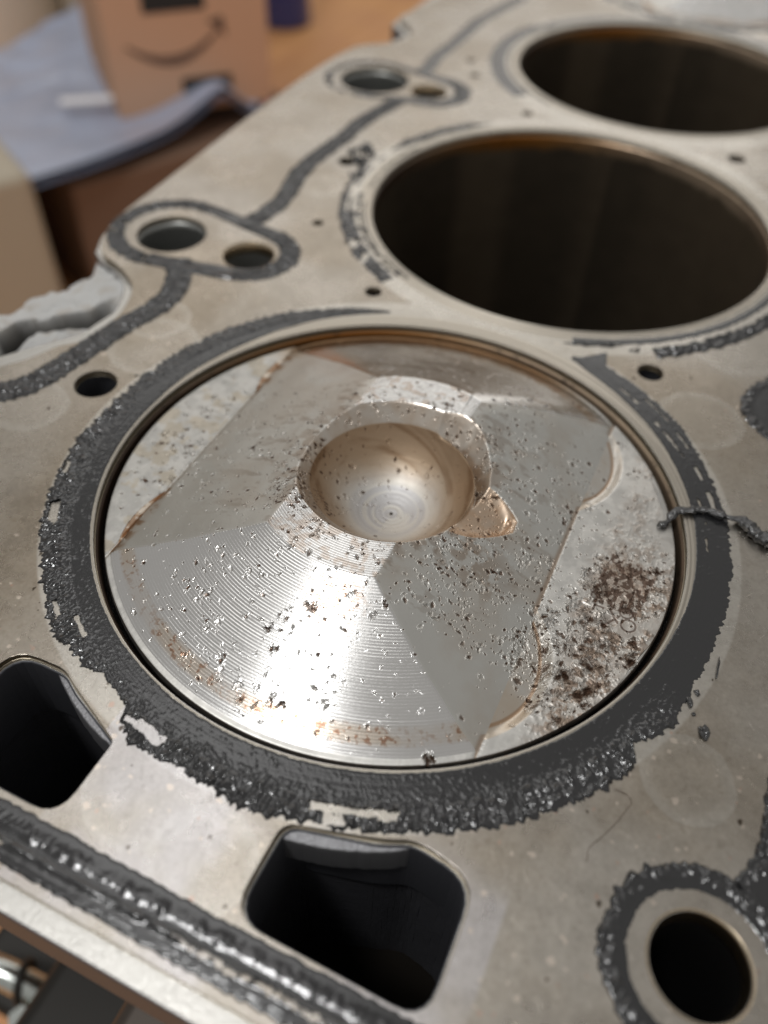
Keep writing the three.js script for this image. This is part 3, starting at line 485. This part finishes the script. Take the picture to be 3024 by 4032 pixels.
  many(60, disc(0, 0, 9), [0.15, 0.4], [0.04, 0.08], 0.1);
  for (const [x, z, r, dp, el] of [[-14.2, 33.6, 1.0, 0.5, 1.2], [-18.6, 34.2, 1.3, 0.5, 1.4], [-11.0, 38.2, 1.2, 0.6, 1.1], [4.6, 38.6, 0.8, 0.4, 1.7], [-20.2, 35.0, 0.7, 0.5, 1.2], [-17.2, 31.2, 0.9, 0.5, 1.1], [-34.6, 20.5, 0.9, 0.4, 1.6], [-8.1, 18.2, 0.8, 0.3, 1.4], [9.5, 24.2, 1.0, 0.4, 1.4], [7.2, 24.0, 0.7, 0.4, 1.2], [-21.4, 8.6, 0.6, 0.3, 1.5], [-29.6, -3.4, 0.55, 0.3, 1.1], [-36.6, 2.6, 0.55, 0.3, 1.1], [-2, -22, 0.7, 0.35, 1.6]]) for (let q = 0; q < 5; q++) pit(x + (rnd() - 0.5) * r * 1.3, z + (rnd() - 0.5) * r * 1.3, r * (0.35 + 0.4 * rnd()), dp * 0.5, 0.5 + 0.45 * rnd(), rnd() * 3, el + rnd(), 0.35);
  for (let i = 0; i < 20; i++) pit(lerp(-28, 3, rnd()), lerp(30, 37, rnd()), 0.7 + rnd() * 0.7, 0.2, 0.2, rnd() * 3, 1 + rnd() * 0.4, 0.9);   // round hammer marks
  const map = bytesTexture(N, N, (x, y, o) => { const k = (y * N + x) * 3; o[0] = C[k]; o[1] = C[k + 1]; o[2] = C[k + 2]; });
  const rough = bytesTexture(N, N, (x, y, o) => { o[0] = 0; o[1] = 255 * R[y * N + x]; o[2] = 255; }, false);
  const crownMat = new THREE.MeshStandardMaterial({ map, roughnessMap: rough, roughness: 1, metalness: 1, bumpMap: floatTexture(N, N, H), bumpScale: MM });
  piston.position.set(-0.4 * MM, 0, 0.15 * MM);
  const NU = 1080, rad = []; for (let q = 0; q <= 230; q++) rad.push(0.02 + 40.9 * q / 230); rad.push(40.98, 41.06, 41.1, 41.12);
  const g = grid(NU, rad.length - 1, (u, v) => { const a = u * 2 * Math.PI, r = rad[Math.round(v * (rad.length - 1))], x = r * Math.cos(a), z = r * Math.sin(a); return [x, r > 41.11 ? -2.2 : crownAt(x, z)[0], z]; }, (p) => [p[0] / SPAN + 0.5, p[2] / SPAN + 0.5]);
  part('crown', up(g), crownMat, piston);
  const soot = new THREE.MeshStandardMaterial({ color: new THREE.Color().setRGB(0.018, 0.014, 0.011), roughness: 0.3, bumpMap: M.rubber.bumpMap, bumpScale: 0.0004 });
  part('top_land', grid(300, 24, (u, v) => { const a = u * 2 * Math.PI, r = 41.0 + 0.2 * fbm(Math.cos(a) * 30 + 50, Math.sin(a) * 30 + v * 6, 3); return [r * Math.cos(a), -1.9 - v * 7, r * Math.sin(a)]; }, (p, u, v) => [u * 250, v * 7]), soot, piston);
  part('carbon_crust', grid(900, 8, (u, v) => { const a = u * 2 * Math.PI, x = Math.cos(a), z = Math.sin(a); return [(40.9 + v * 1.3) * x, -4.0 + 1.1 * fbm(x * 90 + 100, z * 90 + v * 5, 3) - 1.0 * v, (40.9 + v * 1.3) * z]; }, (p, u, v) => [u * 250, v * 2]), soot, piston);
  part('piston_body', new THREE.CylinderGeometry(40.4, 40.4, 40, 96, 1, true).translate(0, -28, 0), new THREE.MeshStandardMaterial({ color: 0x8a8680, roughness: 0.4, metalness: 1 }), piston);
}

const farPiston = piston.clone(); farPiston.name = numbered('piston'); farPiston.position.x = 280.6 * MM; farPiston.rotation.y = 0.5; scene.add(farPiston);
tag(farPiston, 'far bright piston crown glimpsed in the last bore, behind two open bores', 'piston');

// ---------------------------------------------------------------- loose bits on the gasket
{
  const pts = [[12.6, -1.5, 36.6], [13.2, -0.6, 37.6], [15.4, 0.3, 38.6], [16.2, 0.5, 40.2], [17.2, 0.6, 42.1], [17.2, 0.7, 44.1], [17.0, 0.9, 46.1], [17.3, 0.7, 47.8], [16.0, 0.6, 49.5], [15.1, 0.6, 51.6], [15.0, 0.5, 54], [14, 0.5, 58]].map((p) => new THREE.Vector3(...p));
  const c = new THREE.CatmullRomCurve3(pts, false, 'centripetal'), fr = c.computeFrenetFrames(240);
  const g = grid(240, 20, (u, v) => {
    const p = c.getPointAt(u), i = Math.round(u * 240), a = v * 2 * Math.PI, w = (0.3 + 0.45 * vn(u * 26, 3) + 0.35 * sst(0.4, 0.65, u)) * sst(-0.01, 0.05, Math.min(u, 1 - u) + 0.01), q = w * (0.7 + 0.6 * vn(u * 60, a * 1.6 + 8));
    const n = fr.normals[i], b = fr.binormals[i]; return [p.x + q * (n.x * Math.cos(a) + b.x * Math.sin(a)), Math.max(u < 0.2 ? -9 : 0.06, p.y + 0.75 * q * (n.y * Math.cos(a) + b.y * Math.sin(a))), p.z + q * (n.z * Math.cos(a) + b.z * Math.sin(a))];
  }, (p, u, v) => [u * 60, v * 4]);
  tag(part('rubber_strand', g, M.rubberRough, scene), 'torn black rubber strand lying across the gasket onto the piston edge', 'rubber scrap');
  const crumb = (x, z, r, el, a, s) => { const q = new THREE.IcosahedronGeometry(1, 3), p = q.attributes.position; for (let i = 0; i < p.count; i++) { const k = r * (0.65 + 0.7 * vn(p.getX(i) * 1.8 + s, p.getZ(i) * 1.8 + p.getY(i) * 2.2 + s * 3)); p.setXYZ(i, p.getX(i) * k * el, Math.max(-0.1, p.getY(i) * k * 0.55), p.getZ(i) * k / el); } q.computeVertexNormals(); q.rotateY(a); q.translate(x, r * 0.25 + 0.02, z); return q; };
  for (const [x, z, r, el, a, label] of [
    [-18.6, 48.7, 0.75, 1.2, 0.6, 'black rubber crumb alone inside the pale round stain'],
    [-8.6, 48.6, 0.5, 3.2, 0.05, 'long thin black rubber sliver beside the piston ring coating'],
    [-13.5, 46.9, 0.36, 1.2, 0.8, 'black rubber crumb nearest below the long sliver'],
    [-15.3, 46.4, 0.5, 1.5, 0.4, 'hooked black rubber crumb at the ragged coating edge'],
    [-16.6, 47.1, 0.24, 1.0, 0.2, 'tiniest black rubber crumb just outside the hooked one'],
  ]) tag(part('rubber_crumb', crumb(x, z, r, el, a, x), M.rubberRough, scene), label, 'rubber crumb', 'rubber crumbs on the gasket');
  const hair = new THREE.CatmullRomCurve3([[-38.9, 40.2], [-37.5, 40.0], [-35.7, 40.9], [-33.6, 41.9], [-31.9, 42.5], [-30.5, 42.9], [-29.9, 42.2], [-29.9, 40.9]].map(([x, z]) => new THREE.Vector3(x, 0.09, z)));
  tag(part('hair_strand', new THREE.TubeGeometry(hair, 90, 0.028, 6), new THREE.MeshStandardMaterial({ color: 0x4a3626, roughness: 0.5 }), scene), 'fine brown hair curled on the bare gasket near the oil hole', 'hair');
}

// ---------------------------------------------------------------- behind and below the engine
const card = (r, g, b) => new THREE.MeshStandardMaterial({ color: new THREE.Color().setRGB(r, g, b), roughness: 0.85 });
{
  const woodMap = bytesTexture(512, 512, (x, y, o) => { const n = fbm(x * 0.01, y * 0.12, 4), m = fbm(x * 0.02 + 9, y * 0.02, 3); o[0] = 214 + 26 * (n - 0.5) + 20 * (m - 0.5); o[1] = 156 + 30 * (n - 0.5) + 20 * (m - 0.5); o[2] = 104 + 30 * (n - 0.5); });
  const bench = part('workbench', planarUV(new THREE.BoxGeometry(3200, 30, 2600).translate(900, -265, -200), 1 / 500), new THREE.MeshStandardMaterial({ map: woodMap, roughness: 0.55 }), scene);
  bench.userData.kind = 'structure';
  const wall = part('wall', new THREE.BoxGeometry(40, 1400, 4200).translate(0, 0, 0), card(0.5, 0.46, 0.38), scene);
  wall.userData.kind = 'structure'; wall.position.set(1.95, 0.42, -1.2); wall.rotation.y = 0.55;
}
const facing = (p, q) => -Math.atan2(q[1] - p[1], q[0] - p[0]);          // turn that lays local +x along p -> q
{
  // tall printed carton
  const a = [368, -364], b = [447, -292], w = Math.hypot(b[0] - a[0], b[1] - a[1]), t = facing(a, b);
  const box = thing('cardboard_carton', 'upright tan cardboard carton printed with a curved smile arrow', 'carton', [a[0], -150, a[1]]); box.rotation.y = t;
  const D = 120, Hh = 260, m = card(0.68, 0.41, 0.265), side = card(0.46, 0.26, 0.15);  // side panels take a darker card, their shade painted in
  part('front_panel', new THREE.BoxGeometry(w, Hh, 3).translate(w / 2, Hh / 2, -1.5), m, box);
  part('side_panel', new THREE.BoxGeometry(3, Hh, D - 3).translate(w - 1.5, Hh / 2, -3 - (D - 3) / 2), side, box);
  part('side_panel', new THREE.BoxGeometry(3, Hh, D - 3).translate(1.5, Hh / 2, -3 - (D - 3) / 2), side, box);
  part('back_panel', new THREE.BoxGeometry(w - 6.2, Hh, 3).translate(w / 2, Hh / 2, -D + 1.5), m, box);
  part('lid', new THREE.BoxGeometry(w, 3, D).translate(w / 2, Hh + 1.6, -D / 2), m, box);
  const ink = card(0.17, 0.10, 0.07), black = card(0.03, 0.028, 0.027);
  const s = new THREE.Shape();                                          // the smile: a tapering crescent with an arrow tip
  const P0 = [12, 44], P1 = [44, 24], P2 = [74, 50];
  for (let i = 0; i <= 30; i++) { const k = i / 30, u = 1 - k, x = u * u * P0[0] + 2 * u * k * P1[0] + k * k * P2[0], y = u * u * P0[1] + 2 * u * k * P1[1] + k * k * P2[1]; i ? s.lineTo(x, y) : s.moveTo(x, y); }
  for (let i = 30; i >= 0; i--) { const k = i / 30, u = 1 - k; s.lineTo(u * u * P0[0] + 2 * u * k * P1[0] + k * k * P2[0], u * u * P0[1] + 2 * u * k * P1[1] + k * k * P2[1] - 6 * Math.sin(Math.PI * (0.1 + 0.8 * k)) ); }
  part('smile_print', new THREE.ExtrudeGeometry(s, { depth: 0.4, bevelEnabled: false }).translate(0, 0, 0.1), ink, box);
  const tip = new THREE.Shape([[66, 54], [77, 56], [78, 43], [74, 48]].map(([x, y]) => new THREE.Vector2(x, y)));
  part('arrow_print', new THREE.ExtrudeGeometry(tip, { depth: 0.4, bevelEnabled: false }).translate(0, 0, 0.1), ink, box);
  part('dark_print', new THREE.BoxGeometry(40, 30, 0.4).translate(46, 76, 0.3), black, box);
  part('dark_print', new THREE.BoxGeometry(34, 11, 0.4).translate(62, 15, 0.3), black, box);
}
{
  // padded mailing bag with its front edge turned up in front of the carton
  const mailer = thing('mailing_bag', 'grey blue plastic mailing bag lying flat before the carton', 'mailing bag', [0, -150, 0]);
  const fr = smoothPath([[205, -395], [247, -358], [300, -334], [352, -320], [392, -309], [425, -297]]), bk = smoothPath([[360, -575], [424, -520], [527, -517], [480, -425], [448, -350], [446, -300]]);
  const g = (lift) => grid(90, 60, (u, v) => {
    const p = fr.getPoint(u), q = bk.getPoint(u), x = lerp(p.x, q.x, v), z = lerp(p.z, q.z, v), n = fbm(x * 0.02, z * 0.02, 3) - 0.5;
    const fold = sst(0.55, 0.95, u) * (15 * sst(0.9, 0.2, v));
    const cr = 7 * (1 - Math.abs(2 * fbm(x * 0.018 + 4, z * 0.03, 3) - 1)) * (0.4 + 0.6 * sst(0.4, 0.7, v));
    return [x, lift + 4 * n * sst(0, 0.1, v) + cr * sst(0, 0.15, v) - 5 * sst(0, 0.15, v) + fold * (0.3 + 0.7 * sst(0.5, 0.85, u)) * (1 - 1.1 * sst(0.86, 1, u)) + 4 * Math.sin(u * 9 + v * 3) * sst(0, 0.2, v), z];
  }, (p, u, v) => [u * 4, v * 4]);
  const bag = new THREE.MeshPhysicalMaterial({ color: new THREE.Color().setRGB(0.42, 0.48, 0.63), roughness: 0.34, clearcoat: 0.8, clearcoatRoughness: 0.22, side: THREE.DoubleSide });
  part('film', mergeGeometries([up(g(6)), up(g(0))]), bag, mailer);
  part('highlight_strip', new RoundedBoxGeometry(34, 0.5, 10, 2, 0.2).rotateY(-0.9).translate(366, 8.6, -388), card(0.92, 0.92, 0.94), mailer);  // pale strip added as a painted highlight on the film
}
{
  // cartons that hold the bag up
  const pale = thing('pale_carton', 'pale cream carton standing at the left under the mailing bag', 'carton', [258, -158, -340]); pale.rotation.y = facing([120, -420], [258, -340]);
  const g = new RoundedBoxGeometry(160, 145, 170, 3, 6).translate(-80, -50, -85);
  part('carton_shell', g, card(0.52, 0.46, 0.36), pale);
  part('tape_seam', new THREE.BoxGeometry(156, 0.6, 30).translate(-80, 22.9, -85), card(0.45, 0.36, 0.25), pale);
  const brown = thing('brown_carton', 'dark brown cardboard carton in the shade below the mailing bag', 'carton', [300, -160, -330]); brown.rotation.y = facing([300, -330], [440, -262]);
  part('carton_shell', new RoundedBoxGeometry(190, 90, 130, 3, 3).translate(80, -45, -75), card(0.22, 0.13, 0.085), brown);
  part('carton_flap', new THREE.BoxGeometry(190, 3, 70).rotateX(0.1).translate(80, -84, 30), card(0.26, 0.17, 0.12), brown);
}
{
  const bottle = thing('blue_bottle', 'small dark blue bottle standing behind the carton', 'bottle', [872, -250, -531]);
  part('bottle_body', new THREE.LatheGeometry([[0, 0], [30, 0], [32, 4], [32, 95], [26, 108], [13, 116], [13, 128]].map(([a, b]) => new THREE.Vector2(a, b)), 40), new THREE.MeshPhysicalMaterial({ color: new THREE.Color().setRGB(0.02, 0.035, 0.16), roughness: 0.3, clearcoat: 0.5 }), bottle);
  part('cap', new THREE.CylinderGeometry(15, 15, 24, 32).translate(0, 138, 0), card(0.6, 0.6, 0.62), bottle);
  const post = thing('cream_canister', 'tall cream canister at the far left beyond the mailing bag', 'canister', [548, -250, -628]);
  part('canister_body', new THREE.LatheGeometry([[0, 0], [46, 0], [48, 3], [48, 240], [44, 246], [0, 246]].map(([a, b]) => new THREE.Vector2(a, b)), 48), card(0.8, 0.72, 0.62), post);
  part('canister_lid', new THREE.CylinderGeometry(50, 50, 16, 48).translate(0, 255, 0), card(0.75, 0.7, 0.62), post);
  const board = thing('tan_board', 'plain tan board standing upright far behind the mailing bag', 'board', [700, -250, -705]); board.rotation.y = 0.8;
  part('board_sheet', new THREE.BoxGeometry(420, 600, 18).translate(-40, 300, 0), card(0.5, 0.45, 0.36), board);
  part('board_foot', new THREE.BoxGeometry(420, 30, 80).translate(-40, 15, 49.2), card(0.42, 0.37, 0.3), board);
  const pink = new THREE.IcosahedronGeometry(9, 3); { const p = pink.attributes.position; for (let i = 0; i < p.count; i++) { const k = 0.75 + 0.5 * vn(p.getX(i) * 0.2 + 9, p.getZ(i) * 0.2 + p.getY(i) * 0.2); p.setXYZ(i, p.getX(i) * k, p.getY(i) * k * 0.7, p.getZ(i) * k); } pink.computeVertexNormals(); }
  const pk = part('foam_scrap', pink, card(0.75, 0.36, 0.4), scene); pk.position.set(0.405, -0.139, -0.262); tag(pk, 'small pink foam scrap peeping over the gasket edge', 'foam scrap');
}
{
  // fittings on the flank of the block, under the near left edge
  const dark = new THREE.MeshStandardMaterial({ color: 0x2b2926, roughness: 0.5, metalness: 0.5 }), bright = new THREE.MeshStandardMaterial({ color: 0xc7ccc8, roughness: 0.22, metalness: 1 });
  part('side_bracket', new RoundedBoxGeometry(26, 26, 60, 3, 4).translate(-66, -108, -12), dark, block);
  part('side_bracket', new RoundedBoxGeometry(30, 10, 160, 3, 3).translate(-58, -150, 0), dark, block);
  part('side_bracket', new RoundedBoxGeometry(12, 20, 26, 3, 3).translate(-66, -72, -2), new THREE.MeshStandardMaterial({ color: 0x57504a, roughness: 0.45, metalness: 0.6 }), block);
  const pipe = thing('metal_pipe', 'shiny metal pipe end with bolt below the block edge', 'pipe', [-66, -128, -60]);
  const c = new THREE.CatmullRomCurve3([[-4, 2, -16], [-1, 3, -4], [0, 0, 8], [2, -8, 20], [4, -20, 30]].map((p) => new THREE.Vector3(...p)));
  part('tube', new THREE.TubeGeometry(c, 60, 3.4, 20), bright, pipe);
  part('bolt_head', new THREE.CylinderGeometry(3.2, 3.2, 4, 6).rotateZ(0.3).translate(-6, 1, 8), bright, pipe);
  part('collar', new THREE.TorusGeometry(4, 1.1, 12, 32).rotateY(0.4).translate(0, 1, 3), dark, pipe);
}
renderer.render(scene, camera);
